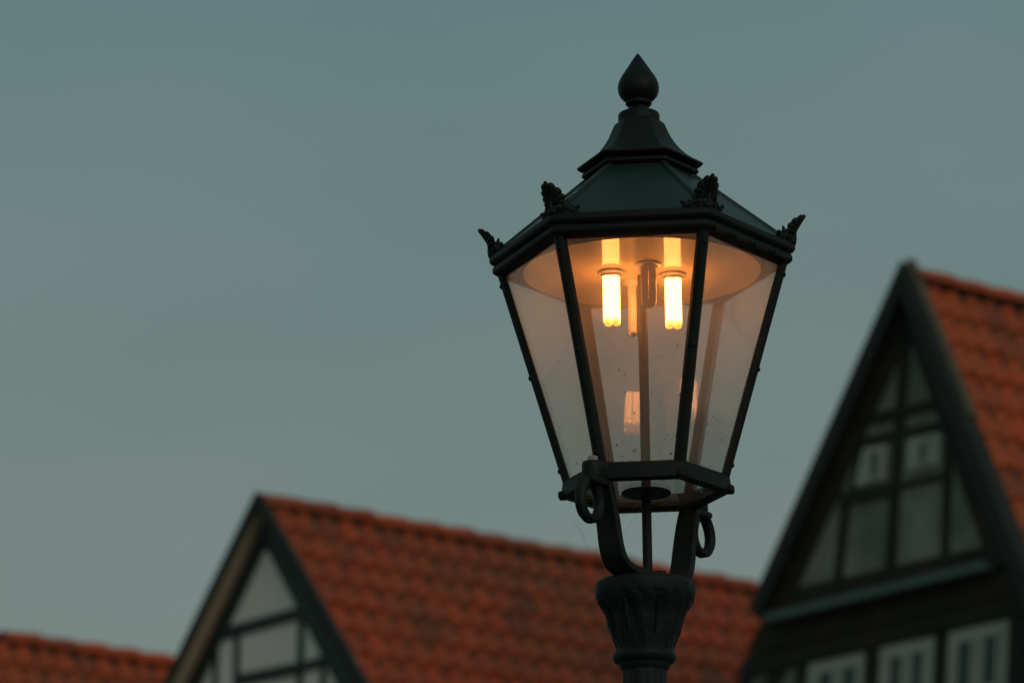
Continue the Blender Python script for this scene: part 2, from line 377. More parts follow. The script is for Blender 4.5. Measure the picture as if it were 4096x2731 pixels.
def house(name, label, apex, k, tl, tr, zl, zr, length, oh, wall_mat, timber, tiles, cap_w, seen, base_t, wall_poly=None, verge_kw=None, tile_s0=None, sag=0.0):
    """apex: verge apex in the world; tl/zl and tr/zr: left and right eave points (t, z below apex); length along the ridge"""
    A = Vector(apex)
    root = bpy.data.objects.new(name, None); col.objects.link(root)
    root.location = (A.x, A.y, 0); root.rotation_euler = (0, 0, math.atan2(AV.y, AV.x))
    tag(root, label, 'house', 'tiled houses along the street')
    H = A.z
    mw = Matrix.Translation((A.x, A.y, 0)) @ Matrix.Rotation(math.atan2(AV.y, AV.x), 4, 'Z')
    # walls: one closed body with the gable shape
    inset = .30*k
    def on(line_t, line_z, t): return line_z/line_t*t
    bl, br = base_t
    wp = wall_poly or [(0.02*k, -.34*k), (bl, on(tl, zl, bl) - .22*k), (bl, -H), (br, -H), (br, on(tr, zr, br) - .22*k)]
    wall = part('wall', prism([(t, z + H) for t, z in wp], oh, length - .2), M[wall_mat], root)
    # roof decks
    roof = None
    def slope(side):
        te, ze = (tl, zl) if side > 0 else (tr, zr)
        L = math.hypot(te, ze); d = Vector((0, te/L, ze/L)); n = Vector((0, -d.z*side, d.y*side)).normalized()
        if n.z < 0: n = -n
        return L, d, n
    decks = []
    for side in (1, -1):
        L, d, n = slope(side)
        o0, o1 = -.055*k, -.115*k
        pts = []
        for s in (oh + .01, length):
            for dist, off in ((.02, o0), (L, o0), (L, o1), (.02, o1)):
                q = d*dist + n*off
                pts.append((s, q.y, q.z + H))
        decks.append((pts, [(0, 1, 2, 3), (7, 6, 5, 4), (0, 4, 5, 1), (1, 5, 6, 2), (2, 6, 7, 3), (3, 7, 4, 0)]))
    roof = part('roof', join(*decks), M['deck'], root)
    # tiles
    ew, el_ = .226*k, .325*k
    mesh_list = TILES[tiles]
    restV, restF = [], []
    def add_rest(me, mtx):
        b = len(restV)
        restV.extend(tuple(mtx @ v.co) for v in me.vertices)
        restF.extend(tuple(i + b for i in p.vertices) for p in me.polygons)
    cnt = 0
    ts0 = cap_w if tile_s0 is None else tile_s0
    for side in (-1, 1):
        L, d, n = slope(side)
        rows = int(L/el_) ; cols = int((length - ts0)/ew)
        xa = Vector((1, 0, 0)) if side < 0 else Vector((-1, 0, 0))
        for r in range(rows + 1):
            for c in range(cols):
                s = ts0 + c*ew + random.uniform(-.006, .006)
                sg = -sag*math.sin(math.pi*min(s/length, 1))*(1 - r/(rows + 1))
                # head is tucked under the row above
                base = d*(.05*k + r*el_) + n*(-.072*k) + Vector((s if side < 0 else s + ew, 0, H + sg))
                za = (n + d*.0).normalized()
                m3 = Matrix((xa, d, za)).transposed().to_4x4()
                tilt = Matrix.Rotation(R_(7.0) + random.uniform(-.012, .012), 4, 'X') @ Matrix.Rotation(random.uniform(-.02, .02), 4, 'Z') @ Matrix.Rotation(random.uniform(-.015, .015), 4, 'Y')
                m4 = Matrix.Translation(base) @ m3 @ tilt @ Matrix.Scale(k, 4)
                px, py = pix(mw @ (m4 @ Vector((.12, .2, 0))))
                me = mesh_list[(r*7 + c*3 + random.randint(0, 2)) % 3]
                if side < 0 and seen(px, py) and cnt < 300:
                    link('roof_tile', me, roof, m4); cnt += 1
                else:
                    add_rest(me, m4)
    rm = mesh('roof_tile_field', (restV, restF), M[tiles], 40)
    ro = link('roof_tile_field', rm, roof); ro['kind'] = 'stuff'
    # ridge tiles
    s = ts0 - .02; i = 0
    while s < length - .3:
        sg = -sag*math.sin(math.pi*min(s/length, 1))
        m4 = Matrix.Translation((s, 0, H - .105*k + sg + random.uniform(-.006, .006))) @ Matrix.Rotation(random.uniform(-.02, .02) - .03, 4, 'Y') @ Matrix.Scale(k, 4)
        px, py = pix(mw @ (m4 @ Vector((.2, 0, .1))))
        if -60 < px < 4150 and seen(px, py + 40):
            link('ridge_tile', RIDGE[tiles], roof, m4)
        s += .372*k; i += 1
    return root, H, slope
def poly_beam(p0, p1, wd):
    a, b = Vector(p0), Vector(p1); d = (b - a).normalized(); n = Vector((-d.y, d.x))*wd/2
    return [tuple(a + n), tuple(b + n), tuple(b - n), tuple(a - n)]
def timbers(root, H, k, s0, s1, items, mat):
    for nm, p0, p1, wd in items:
        P = [(t*k, z*k + H) for t, z in poly_beam(p0, p1, wd)]
        part(nm, prism(P, s0, s1), M[mat], root)
def verge(root, H, te, ze, d0, d1, wd, s0, s1, mat, name='verge_board', lift=.0, outer=0.0):
    """board following a roof edge: from distance d0 to d1 down the slope, wd deep below the roof line"""
    L = math.hypot(te, ze); d = Vector((te/L, ze/L)); n = Vector((-d.y, d.x))
    if n.y < 0: n = -n
    P = [d*d0 + n*lift, d*d1 + n*lift, d*d1 - n*wd, d*d0 - n*wd]
    if d0 <= 0:   # mitre at the apex: cut on the vertical centre line
        P[0] = Vector((0, (n*lift).y - (n*lift).x/d.x*d.y)); P[3] = Vector((0, (-n*wd).y - (-n*wd).x/d.x*d.y))
    part(name, prism([(p.x, p.y + H) for p in P], s0, s1), M[mat], root)

def scaled(P, k): return Vector((0, 0, 1.6)) + (Vector(P) - Vector((0, 0, 1.6)))*k
KM, KR = 35/33, 31/33
AM = scaled((-2.20169, 32.08791, 9.41343), KM)
AR = scaled((3.37006, 31.55127, 11.29269), KR)
AL = scaled((-4.92894, 36.34357, 9.07807), 40/37) - AV*1.3

# --- middle house: white infill, green-black timbers
def seenM(px, py): return -60 < px < 3120 and -60 < py < 2820
hm, H, sl = house('gabled_house', 'long orange tiled house with white and dark green timbered gable behind the lamp post', AM, KM,
    2.75*KM, -2.95*KM, -2.75*1.055*KM, -2.95*1.176*KM, 9.5, .166*KM, 'plaster', 'timber_green', 'tile', .055, seenM, (2.35*KM, -2.45*KM), sag=.02)
k = KM; so = .166*k
timbers(hm, H, k, so - .03, so + .02, [
    ('rafter', (.06, -.37), (2.30, -2.84), .105), ('rafter', (.06, -.25), (-2.30, -3.217), .221)], 'timber_green')
timbers(hm, H, k, so - .024, so + .02, [
    ('beam', (.70, -1.107), (-.50, -1.113), .108), ('beam', (.455, -1.552), (-.46, -1.585), .105), ('beam', (-.50, -1.59), (-.84, -1.58), .09),
    ('beam', (1.7, -2.35), (-1.45, -2.36), .11)], 'timber_green')
timbers(hm, H, k, so - .018, so + .02, [
    ('post', (.469, -1.16), (.478, -4.5), .082), ('post', (-.492, -1.16), (-.455, -4.5), .082), ('post', (.79, -1.14), (.86, -4.5), .07),
    ('post', (-.826, -1.47), (-.80, -4.5), .075), ('post', (1.35, -1.9), (1.38, -4.5), .07), ('post', (-1.35, -2.2), (-1.33, -4.5), .07)], 'timber_green')
for te, ze in ((2.75*k, -2.75*1.055*k), (-2.95*k, -2.95*1.176*k)):
    L = math.hypot(te, ze)
    verge(hm, H, te, ze, 0, L, .085, -.002, .035, 'verge_dark', lift=.006)
    verge(hm, H, te, ze, .02, L - .02, .030, .037, .065, 'verge_cap', 'verge_capping', lift=.012)
    Ls = L - .05
    L_ = math.hypot(te, ze); d = Vector((te/L_, ze/L_)); n = Vector((-d.y, d.x)); n = n if n.y > 0 else -n
    P = [d*.10 - n*.060, d*Ls - n*.060, d*Ls - n*.080, d*.10 - n*.080]
    part('soffit', prism([(p.x, p.y + H) for p in P], .036, so - .002), M['soffit'], hm)

# --- right house: steep leaning gable with jettied attic and a row of windows
def seenR(px, py): return 3500 < px < 4160 and 900 < py < 2820
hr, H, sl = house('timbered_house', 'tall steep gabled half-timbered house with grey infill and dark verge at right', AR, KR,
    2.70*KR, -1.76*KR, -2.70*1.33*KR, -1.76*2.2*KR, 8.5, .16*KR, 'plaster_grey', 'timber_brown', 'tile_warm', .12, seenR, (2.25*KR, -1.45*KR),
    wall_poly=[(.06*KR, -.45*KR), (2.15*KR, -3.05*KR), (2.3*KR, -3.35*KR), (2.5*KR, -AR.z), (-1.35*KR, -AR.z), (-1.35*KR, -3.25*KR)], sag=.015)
k = KR; so = .14*k
wl = .16*k
# attic wall face, slightly forward of the lower wall
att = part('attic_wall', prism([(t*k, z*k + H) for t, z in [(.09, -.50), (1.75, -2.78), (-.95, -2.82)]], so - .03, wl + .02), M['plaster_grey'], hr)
sf = so - .03
timbers(hr, H, k, sf - .03, sf + .01, [
    ('rafter', (.03, -.30), (1.86, -2.74), .27), ('rafter', (.06, -.25), (-.96, -2.80), .235)], 'timber_brown')
timbers(hr, H, k, sf - .024, sf + .01, [
    ('beam', (.62, -1.235), (-.30, -1.26), .095), ('beam', (.74, -1.405), (-.34, -1.465), .078), ('beam', (.97, -1.865), (.33, -1.90), .12), ('beam', (.28, -1.885), (-.40, -1.90), .055),
    ('beam', (1.62, -2.645), (-.80, -2.690), .20)], 'timber_brown')
timbers(hr, H, k, sf - .018, sf + .01, [
    ('post', (.115, -.62), (.378, -2.6), .125), ('post', (.905, -1.90), (1.03, -2.6), .105), ('post', (-.375, -1.60), (-.285, -2.6), .095), ('post', (.70, -1.44), (.83, -1.84), .05)], 'timber_brown')
part('ledge', prism([(1.80*k, -2.755*k + H), (1.80*k, -2.83*k + H), (-.90*k, -2.83*k + H), (-.90*k, -2.755*k + H)], -.06, so), M['flash_skylit'], hr)
timbers(hr, H, k, sf - .02, wl + .01, [('jetty_beam', (2.05, -2.935), (-1.25, -2.945), .20)], 'timber_brown')
timbers(hr, H, k, sf - .002, wl + .01, [('wall_plate', (2.15, -3.13), (-1.30, -3.125), .17)], 'timber_brown')
def window(root, H, k, sface, corners, panes, depth=.05, sill=False):
    """corners: frame outline (t, z) top-left, top-right, bottom-right, bottom-left; panes: outlines inside it"""
    P = [(t*k, z*k + H) for t, z in corners]
    fr = part('window', prism(P, sface - depth, sface + .01), M['frame_white'], root)
    for pn in panes:
        Q = [(t*k, z*k + H) for t, z in pn]
        part('pane', prism(Q, sface - depth - .004, sface - depth + .02), M['hglass'], fr)
        # a raised casement moulding round each pane
        xs = [q[0] for q in pn]; zs = [q[1] for q in pn]
        c = Vector((sum(xs)/4, sum(zs)/4)); V, F = [], []
        inn = [Vector(q) for q in pn]; outr = [c + (q - c)*1.0 + Vector((math.copysign(.028, q.x - c.x), math.copysign(.028, q.y - c.y))) for q in inn]
        ring = []
        for s_ in (sface - depth - .001, sface - depth - .022):
            ring.append([(s_, q.x*k, q.y*k + H) for q in outr]); 
        for s_ in (sface - depth - .022, sface - depth - .001):
            ring.append([(s_, q.x*k, q.y*k + H) for q in inn])
        part('casement', loft(ring), M['frame_white'], fr)
    return fr
window(hr, H, k, sf, [(.665, -1.475), (.375, -1.495), (.425, -1.80), (.775, -1.785)], [[(.547, -1.545), (.452, -1.548), (.470, -1.745), (.565, -1.742)]], .02)
window(hr, H, k, sf, [(.10, -1.505), (-.29, -1.525), (-.255, -1.79), (.14, -1.775)], [[(-.055, -1.575), (-.125, -1.575), (-.10, -1.76), (-.03, -1.758)]], .02)
for (t0, t1, panes) in ((1.455, .755, ((1.313, 1.152), (1.018, .846))), (.565, -.10, ((.427, .285), (.157, .029))), (-.268, -.965, ((-.388, -.55), (-.697, -.844)))):
    lean = .115; hgt = 1.05
    cs = [(t0, -3.225), (t1, -3.235), (t1 + lean*hgt, -3.235 - hgt), (t0 + lean*hgt, -3.225 - hgt)]
    ps = []
    for a0, a1 in panes:
        for z0, z1 in ((-3.345, -3.74), (-3.80, -4.20)):
            ps.append([(a0 + lean*(-z0 - 3.345), z0), (a1 + lean*(-z0 - 3.345), z0), (a1 + lean*(-z1 - 3.345), z1), (a0 + lean*(-z1 - 3.345), z1)])
    window(hr, H, k, wl, cs, ps, .02)
timbers(hr, H, k, wl - .03, wl + .01, [
    ('post', (1.565, -3.20), (1.72, -4.5), .085), ('post', (.655, -3.20), (.81, -4.5), .145), ('post', (-.18, -3.20), (-.03, -4.5), .12), ('post', (-1.10, -3.20), (-.95, -4.5), .20),
    ('brace', (1.80, -3.10), (2.35, -4.0), .17)], 'timber_brown')
timbers(hr, H, k, wl - .034, wl + .01, [('beam', (2.3, -4.52), (-1.2, -4.52), .2)], 'timber_brown')
te, ze = 2.70*k, -2.70*1.33*k
LL = math.hypot(te, ze)
verge(hr, H, te, ze, 0, 3.37*k, .13, -.05, .03, 'verge_dark', lift=.012)
verge(hr, H, 2.70*k, -2.70*1.36*k, 3.30*k, LL + .02, .12, .10, .16, 'verge_dark', lift=.010)
te, ze = -1.76*k, -1.76*2.2*k
verge(hr, H, te, ze, 0, math.hypot(te, ze), .12, -.05, .03, 'verge_dark', lift=.012)
verge(hr, H, te, ze, .0, 1.62*k, .04, .032, .13, 'verge_tan', 'verge_capping', lift=.030)
verge(hr, H, te, ze, 1.63*k, math.hypot(te, ze), .04, .032, .12, 'verge_dark', 'verge_capping', lift=.010)

# --- left house: only its ridge shows
def seenL(px, py): return -80 < px < 760 and 2380 < py < 2820
hl, H, sl = house('tiled_house', 'low orange tiled roof at the left edge behind the green timbered gable', AL, 40/37,
    2.9, -2.75, -2.9*1.06, -2.75*1.18, 9.0, .17, 'plaster', 'timber_green', 'tile_warm', .12, seenL, (2.4, -2.3), sag=.02)
for te, ze in ((2.9, -2.9*1.06), (-2.75, -2.75*1.18)):
    verge(hl, H, te, ze, 0, math.hypot(te, ze), .10, -.002, .035, 'verge_dark', lift=.006)

# ------------------------------------------------------------------ the street lamp
LX, LY = 0.2155273, 6.0812184
lamp = bpy.data.objects.new('street_lamp', None); col.objects.link(lamp); lamp.location = (LX, LY, 0)
tag(lamp, 'black six-sided lantern on an iron post with two glowing orange tubes', 'street lamp')
TX, TY, ROT = -0.0107967, 0.00067613, -0.1168156
ML = Matrix.Translation((0, 0, 3.4)) @ Matrix.Rotation(TX, 4, 'Y') @ Matrix.Rotation(-TY, 4, 'X') @ Matrix.Translation((0, 0, -3.4)) @ Matrix.Rotation(ROT, 4, 'Z')
def RZ(deg): return ML @ Matrix.Rotation(R_(deg), 4, 'Z')

# post
flute = lambda r, z, t: r*(1 - .02*(1 + math.cos(12*t))*(1 if z > .9 else 0))
part('post', lathe([(.15, 0), (.15, .08), (.13, .10), (.13, .62), (.145, .66), (.12, .72), (.09, .80), (.075, .86), (.06, .90), (.055, .95), (.045, 2.0), (.0362, 2.5), (.0362, 2.794)], 72, flute), M['iron'], lamp, Matrix.Translation((-.0015, 0, 0)), 35)
def leafy(r, z, t):
    u = (z - 2.822)/(2.905 - 2.822)
    if 0 < u < 1:
        return r*(1 + .045*math.cos(8*t)*math.sin(math.pi*u) + .022*math.cos(16*t + 5*u) + .016*math.sin(23*t + 40*u))
    if z >= 2.90: return r*(1 + .010*math.cos(5*t + 1) + .006*math.sin(17*t + 90*z))
    return r
prof = [(.036, 2.786), (.0385, 2.7895), (.0410, 2.793), (.0420, 2.797), (.0470, 2.800), (.0505, 2.804), (.0515, 2.8086), (.0505, 2.8135), (.0470, 2.8175), (.0455, 2.8195)]
part('collar', lathe(prof, 64), M['iron'], lamp, Matrix.Translation((-.0015, 0, 0)), 40)
prof = [(.0450, 2.818)] + [(x, z) for x, z in [(.0459, 2.8221), (.0480, 2.830), (.0503, 2.8365), (.0520, 2.842), (.0555, 2.853), (.0580, 2.861), (.0593, 2.8652), (.0605, 2.872), (.0646, 2.8816), (.0700, 2.889), (.0735, 2.895), (.0768, 2.9000), (.0775, 2.9025), (.0800, 2.906), (.0812, 2.9120), (.0818, 2.919), (.0812, 2.9255), (.0785, 2.9300), (.0735, 2.9325), (.03, 2.9332)]]
part('capital', lathe(prof, 96, leafy), M['iron'], lamp, Matrix.Translation((0.0, 0, 0)), 40)
# rosette leaves round the capital
for j in range(8):
    t = 2*math.pi*(j + .35)/8
    pth = [(.0450, 0, 2.834), (.0515, 0, 2.856), (.0565, 0, 2.874), (.0640, 0, 2.888), (.0710, 0, 2.896), (.0750, 0, 2.8945)]
    lf = tube(catmull(pth, 3), [.003 + .0065*math.sin(math.pi*min(1, (i + .6)/13)) for i in range(16)], 8, ell=.35, up=Vector((0, 1, 0)))
    part('leaf', lf, M['iron'], lamp, Matrix.Rotation(t, 4, 'Z'), 50)

# yoke: flat bar bent to a U along the front-left / back-right diagonal
def strip(path, widths, th):
    """path of (u, z); bar width along local x, u along -y"""
    P = catmull([(0, -u, z) for u, z in path], 6); rings = []
    for i, p in enumerate(P):
        d = (P[min(i + 1, len(P) - 1)] - P[max(i - 1, 0)]).normalized()
        nn = Vector((0, -d.z, d.y)); f = i/(len(P) - 1); wd = widths(f)/2; h = th/2; b = .0022
        rings.append([tuple(p + Vector((x, 0, 0)) + nn*y) for x, y in ((-wd + b, -h), (wd - b, -h), (wd, -h + b), (wd, h - b), (wd - b, h), (-wd + b, h), (-wd, h - b), (-wd, -h + b))])
    return loft(rings, cap0=True, cap1=True)
half = [(.0, 2.9395), (.04, 2.9395), (.071, 2.9425), (.0910, 2.954), (.1015, 2.976), (.108, 3.008), (.1165, 3.045), (.124, 3.072)]
full = [(-u, z) for u, z in half[::-1]] + half[1:]
wfun = lambda f: .034 + .012*math.sin(math.pi*f)**.5
yoke = part('yoke', strip(full, wfun, .0125), M['iron'], lamp, RZ(-30), 30)
# scrolled loop at each end of the yoke
def loopring(cu, cz, ru, rz, wd, th):
    rings = []; n = 40
    for i in range(n):
        t = 2*math.pi*i/n
        sq = 1 + .10*math.cos(2*t)
        cx_, cz_ = math.cos(t), math.sin(t)
        px = ru*cx_*(1 - .18*cz_*.8); pz = rz*cz_
        p = Vector((0, -(cu + px), cz + pz)); nn = Vector((0, -cx_/ru, cz_/rz)).normalized(); w2 = wd/2
        h = th/2; b = .0045
        rings.append([tuple(p + Vector((x, 0, 0)) + nn*y) for x, y in ((-w2 + b, -h), (w2 - b, -h), (w2, -h + b), (w2, h - b), (w2 - b, h), (-w2 + b, h), (-w2, h - b), (-w2, -h + b))])
    return loft(rings, loop=True)
for az in (-30, 150):
    part('scroll', loopring(.1590, 3.0405, .0255, .0325, .019, .0140), M['iron'], yoke, (ML.inverted() @ RZ(-30)).inverted() @ (ML.inverted() @ RZ(az)), 35)
    bz = lathe([(.0165, 3.0765), (.0172, 3.079), (.0172, 3.099), (.0160, 3.1025), (.0120, 3.104), (.006, 3.104)], 32)
    web = box(-.0165, .0165, -.150, -.118, 3.0775, 3.1015, .003)
    lug = join(xf(bz, Matrix.Translation((0, -.1500, 0))), web, box(-.0175, .0175, -.170, -.116, 3.0655, 3.0762, .003))
    lg = part('lug', lug, M['iron'], lamp, RZ(az), 35)
    hexb = loft([[(r*math.cos(R_(60*j + 12)), -.1500 + r*math.sin(R_(60*j + 12)), z) for j in range(6)] for r, z in ((.0088, 3.1040), (.0092, 3.1045), (.0092, 3.1105), (.0082, 3.1122))], cap0=True, cap1=True)
    b = part('bolt', hexb, M['iron_lamplit'] if az < 0 else M['iron'], lg)
hexb = loft([[(.012*q*math.cos(R_(60*j)), .012*q*math.sin(R_(60*j)), z) for j in range(6)] for q, z in ((1, 0), (1, .006), (.85, .009))], cap0=True, cap1=True)
part('bolt', hexb, M['iron'], yoke, Matrix.Translation((.004, .030, 2.9455)))

# conduit and the plate it carries
rod = part('conduit', lathe([(.0079, 2.940), (.0079, 3.450)], 24), M['paint'], lamp, ML, 40)
part('plate', lathe([(.008, 3.0770), (.0385, 3.0774), (.0405, 3.0786), (.0405, 3.0808), (.0390, 3.0822), (.008, 3.0828)], 48), M['iron'], lamp, ML, 30)

# base ring
ringp = [(.1285, 3.1050), (.1345, 3.1054), (.1372, 3.1030), (.1392, 3.0890), (.1415, 3.0800), (.1412, 3.0775), (.1390, 3.0762), (.1215, 3.0755), (.1200, 3.0765), (.1200, 3.0830), (.1225, 3.0832), (.1230, 3.0880), (.1280, 3.0900)]
part('base_ring', hexloft(ringp, .003, loop=True), M['paint'], lamp, ML, 35)
ear = mesh('corner_ear', box(-.0100, .0100, -.1436, -.1300, 3.0748, 3.0870, .0026), M['paint'], 50)
for kx in (0, 1, 3, 4): link('corner_ear', ear, lamp, RZ(30 + 60*kx))
bp = hexloft([(.1222, 3.0834), (.1222, 3.0864)], .003, cap0=True, cap1=True)
part('bottom_pane', bp, M['bottom_pane'], lamp, ML)

# corner bars, screws and panes
BT, BB = (.2405, 3.4605), (.1362, 3.1015)        # outer face at top and bottom
axis = (Vector((0, -BT[0], BT[1])) - Vector((0, -BB[0], BB[1])))
axn = axis.normalized(); outn = Vector((0, -axn.z, axn.y))
def bar_mesh():
    rings = []
    for f in (0, 1):
        c = Vector((0, -BB[0], BB[1])) + axis*f
        pr = [(-.0093, -.0135), (-.0093, -.0050), (-.0052, -.0012), (-.0030, 0), (.0030, 0), (.0052, -.0012), (.0093, -.0050), (.0093, -.0135)]
        rings.append([tuple(c + Vector((x, 0, 0)) + outn*y) for x, y in pr])
    return loft(rings, cap0=True, cap1=True)
barm = mesh('corner_bar', bar_mesh(), M['paint'], 20)
scm = mesh('screw', join(lathe([(.0040, 0), (.0040, .0008), (.0034, .0018), (.002, .0025), (.0006, .0027)], 14)), M['paint'], 40)
inclip = mesh('clip', box(-.002, .002, -.002, .002, 0, .006, .0005), M['paint'])
for kx in range(6):
    b = link('corner_bar', barm, lamp, RZ(30 + 60*kx))
    for f in (.055, .50, .945):
        c = Vector((0, -BB[0], BB[1])) + axis*f
        z = outn; x = Vector((1, 0, 0)); y = z.cross(x)
        m = Matrix((x, y, z)).transposed().to_4x4(); m.translation = c
        link('screw', scm, b, m)
def pane_mesh():
    c30 = math.cos(R_(30))
    def pt(Rr, z, sgn, off, inset):
        ap = Rr*c30; hw = Rr*.5 - inset
        return Vector((sgn*hw, -ap - off, z))
    R1, R0 = .2345 - .003, .1335 - .003
    V = []
    for off in (0, -.003):
        V += [pt(R0, 3.1025, -1, off, .003), pt(R0, 3.1025, 1, off, .003), pt(R1, 3.4585, 1, off, .003), pt(R1, 3.4585, -1, off, .003)]
    return V, [(0, 1, 2, 3), (7, 6, 5, 4), (0, 4, 5, 1), (1, 5, 6, 2), (2, 6, 7, 3), (3, 7, 4, 0)]
pm = mesh('pane', pane_mesh(), M['pane'])
for kx in range(6): link('pane', pm, lamp, RZ(60*kx))

# rim with two mouldings, dentils on the face right of the front one
rimp = [(.2300, 3.4950), (.2500, 3.4950), (.2540, 3.4928), (.2558, 3.4890), (.2558, 3.4835), (.2530, 3.4798), (.2480, 3.4778), (.2470, 3.4768), (.2492, 3.4750), (.2508, 3.4725), (.2508, 3.4660), (.2492, 3.4635), (.2450, 3.4605), (.2390, 3.4590), (.2330, 3.4560), (.2235, 3.4558), (.2235, 3.4900)]
rim = part('rim', hexloft(rimp, .006, loop=True), M['paint'], lamp, ML, 30)
c30 = math.cos(R_(30))
dm = mesh('dentil', box(-.0165, .0165, -.2535*c30, -.2440*c30, 3.4606, 3.4690, .0014), M['paint'])
for q in (-.088, -.030, .028, .086):
    link('dentil', dm, rim, Matrix.Rotation(R_(60), 4, 'Z') @ Matrix.Translation((q, 0, 0)))

# palmettes
def palmette():
    parts = []
    def bend(p):    # fan leans and flares outward, sides cup back
        x, y, z = p
        zz = max(z, 0)
        return (x, y - (.18*zz + 5.4*zz*zz) + 26.0*x*x, z)
    n = 9; amax = R_(82); na, nr = n*7, 9
    front, back = [], []
    for i in range(na + 1):
        u = i/na; a = -amax + 2*amax*u
        rib = abs(math.sin(math.pi*n*u))**.55                       # 0 in the grooves, 1 on the ribs
        L = .0345*(1 - .43*(abs(a)/amax)**1.5)*(.90 + .10*rib)
        fr_, bk_ = [], []
        for j in range(nr + 1):
            f = j/nr; r_ = L*f
            edge = math.sqrt(max(0, 1 - max(0, (f - .82)/.18)**2))   # rounded lip
            th = (.0016 + .0044*f*rib)*edge; aa = a + .10*math.sin(a)*f*f
            x, z = r_*math.sin(aa), .0155 + r_*math.cos(aa)
            p = bend((x, 0, z)); fr_.append((p[0], p[1] - th, p[2])); bk_.append((p[0], p[1] + .0028*edge, p[2]))
        front.append(fr_); back.append(bk_)
    parts.append(loft(front, closed_u=False))
    parts.append((lambda vf: (vf[0], [q[::-1] for q in vf[1]]))(loft(back, closed_u=False)))
    for arr in (0, na):
        parts.append(loft([front[arr], back[arr]], closed_u=False))
    # heart stem
    parts.append(tube([(0, -.0045, .003), (0, -.0050, .011), (0, -.0055, .019), (0, -.0085, .025)], [.0036, .0042, .0036, .0018], 9))
    for sg in (-1, 1):
        e = Vector((sg*math.cos(R_(30)), math.sin(R_(30)), 0)); up = Vector((0, 0, 1)); o = Vector((0, -.0015, 0))
        outw = Vector((sg*math.sin(R_(30)), -math.cos(R_(30)), 0))
        P = lambda u, z, q=0: tuple(o + e*u + up*z + outw*q)
        # volute: spiral then a long S-shaped tail ending in a curled leaf
        sp = []
        for j in range(22):
            f = j/21; ang = R_(200) - f*R_(430); r_ = .0095 - .0062*f
            sp.append(P(.0145 + r_*math.cos(ang), .0115 + r_*math.sin(ang), .0035))
        parts.append(tube(sp, [.0026 - .0008*j/21 for j in range(22)], 8))
        parts.append(ball(P(.0145, .0115, .0035), .0040, 10, 7))
        tail = catmull([P(.002, .020, .002), P(.010, .0225, .003), P(.019, .0185, .0025), P(.026, .0105, .002), (P(.034, .0070, .002)), P(.041, .0085, .002), P(.0445, .0125, .0025)], 4)
        parts.append(tube(tail, [.0022 + .0014*math.sin(math.pi*min(1, i/len(tail)*1.1)) for i in range(len(tail))], 8))
        parts.append(ball(P(.0430, .0125, .003), .0034, 9, 6))
        # upright leaf tips between shell and tail
        for u, z, l in ((.023, .0165, .010), (.030, .0095, .0075)):
            parts.append(tube([P(u - .004, z - .006), P(u, z), P(u + .001, z + l*.6), P(u + .004, z + l)], [.004, .0042, .003, .0008], 8))
        # backing plate and plinth along the rim
        parts.append(xf(box(0, .043, -.0030, .0030, .000, .0125, .0010), Matrix(((e.x, outw.x, 0, o.x), (e.y, outw.y, 0, o.y), (0, 0, 1, 0), (0, 0, 0, 1)))))
        parts.append(xf(box(-.002, .0455, -.0050, .0050, -.004, .0022, .0014), Matrix(((e.x, outw.x, 0, o.x), (e.y, outw.y, 0, o.y), (0, 0, 1, 0), (0, 0, 0, 1)))))
    parts.append(ball((0, -.002, .006), .0085, 10, 7, (1, .8, .9)))
    return join(*parts)
pal = mesh('palmette', palmette(), M['paint'], 60)
for kx in range(6):
    link('palmette', pal, lamp, RZ(30 + 60*kx) @ Matrix.Translation((0, -.2480, 3.4912)) @ Matrix.Diagonal((.93, 1.04, 1.06, 1)))

# roof, hip ribs, collars, bell, cap, finial
part('roof', hexloft([(.2445, 3.4935), (.2465, 3.4965), (.0850, 3.6235), (.0830, 3.6235)], .002), M['paint_green'], lamp, ML)
h0, h1 = Vector((0, -.2440, 3.4985)), Vector((0, -.0865, 3.6225)); hd = (h1 - h0).normalized(); hn = Vector((0, -hd.z, hd.y))
rings = []
for p in (h0, h1):
    rings.append([tuple(p + Vector((x, 0, 0)) + hn*y) for x, y in ((-.0062, -.005), (-.0055, .0010), (-.0030, .0032), (.0030, .0032), (.0055, .0010), (.0062, -.005))])
hm_ = mesh('hip_rib', loft(rings, cap0=True, cap1=True), M['paint_green'], 40)
for kx in range(6):
    h = link('hip_rib', hm_, lamp, RZ(30 + 60*kx))
    if kx == 5:
        c = h0 + (h1 - h0)*.36 + hn*.0034
        ch = [c + Vector((-.0012, 0, 0)) - hd*.005, c + Vector((.0022, 0, 0)) - hd*.004, c + Vector((.0016, 0, 0)), c + Vector((.0026, 0, 0)) + hd*.007, c + Vector((.0012, 0, 0)) + hd*.008, c + Vector((-.0004, 0, 0)) + hd*.001]
        n_ = len(ch); V = [tuple(p) for p in ch] + [tuple(p - hn*.001) for p in ch]
        part('paint_chip', (V, [tuple(range(n_)), tuple(range(2*n_ - 1, n_ - 1, -1))] + [(i, n_ + i, n_ + (i + 1) % n_, (i + 1) % n_) for i in range(n_)]), M['chip'], h)
colp = [(.0820, 3.6200), (.0925, 3.6215), (.0985, 3.6245), (.0990, 3.6285), (.0955, 3.6320), (.0830, 3.6335)]
part('collar', hexloft(colp, .004), M['paint'], lamp, ML, 30)
bell = [(.0850, 3.6325), (.1030, 3.6360), (.1062, 3.6385), (.1066, 3.6410), (.1040, 3.6432), (.0930, 3.6485), (.0800, 3.6575), (.0690, 3.6680), (.0600, 3.6795), (.0530, 3.6910), (.0480, 3.7020), (.0445, 3.7110), (.0425, 3.7145), (.0375, 3.7185), (.0300, 3.7190)]
part('bell_cap', hexloft(bell, .0035), M['paint'], lamp, ML, 28)
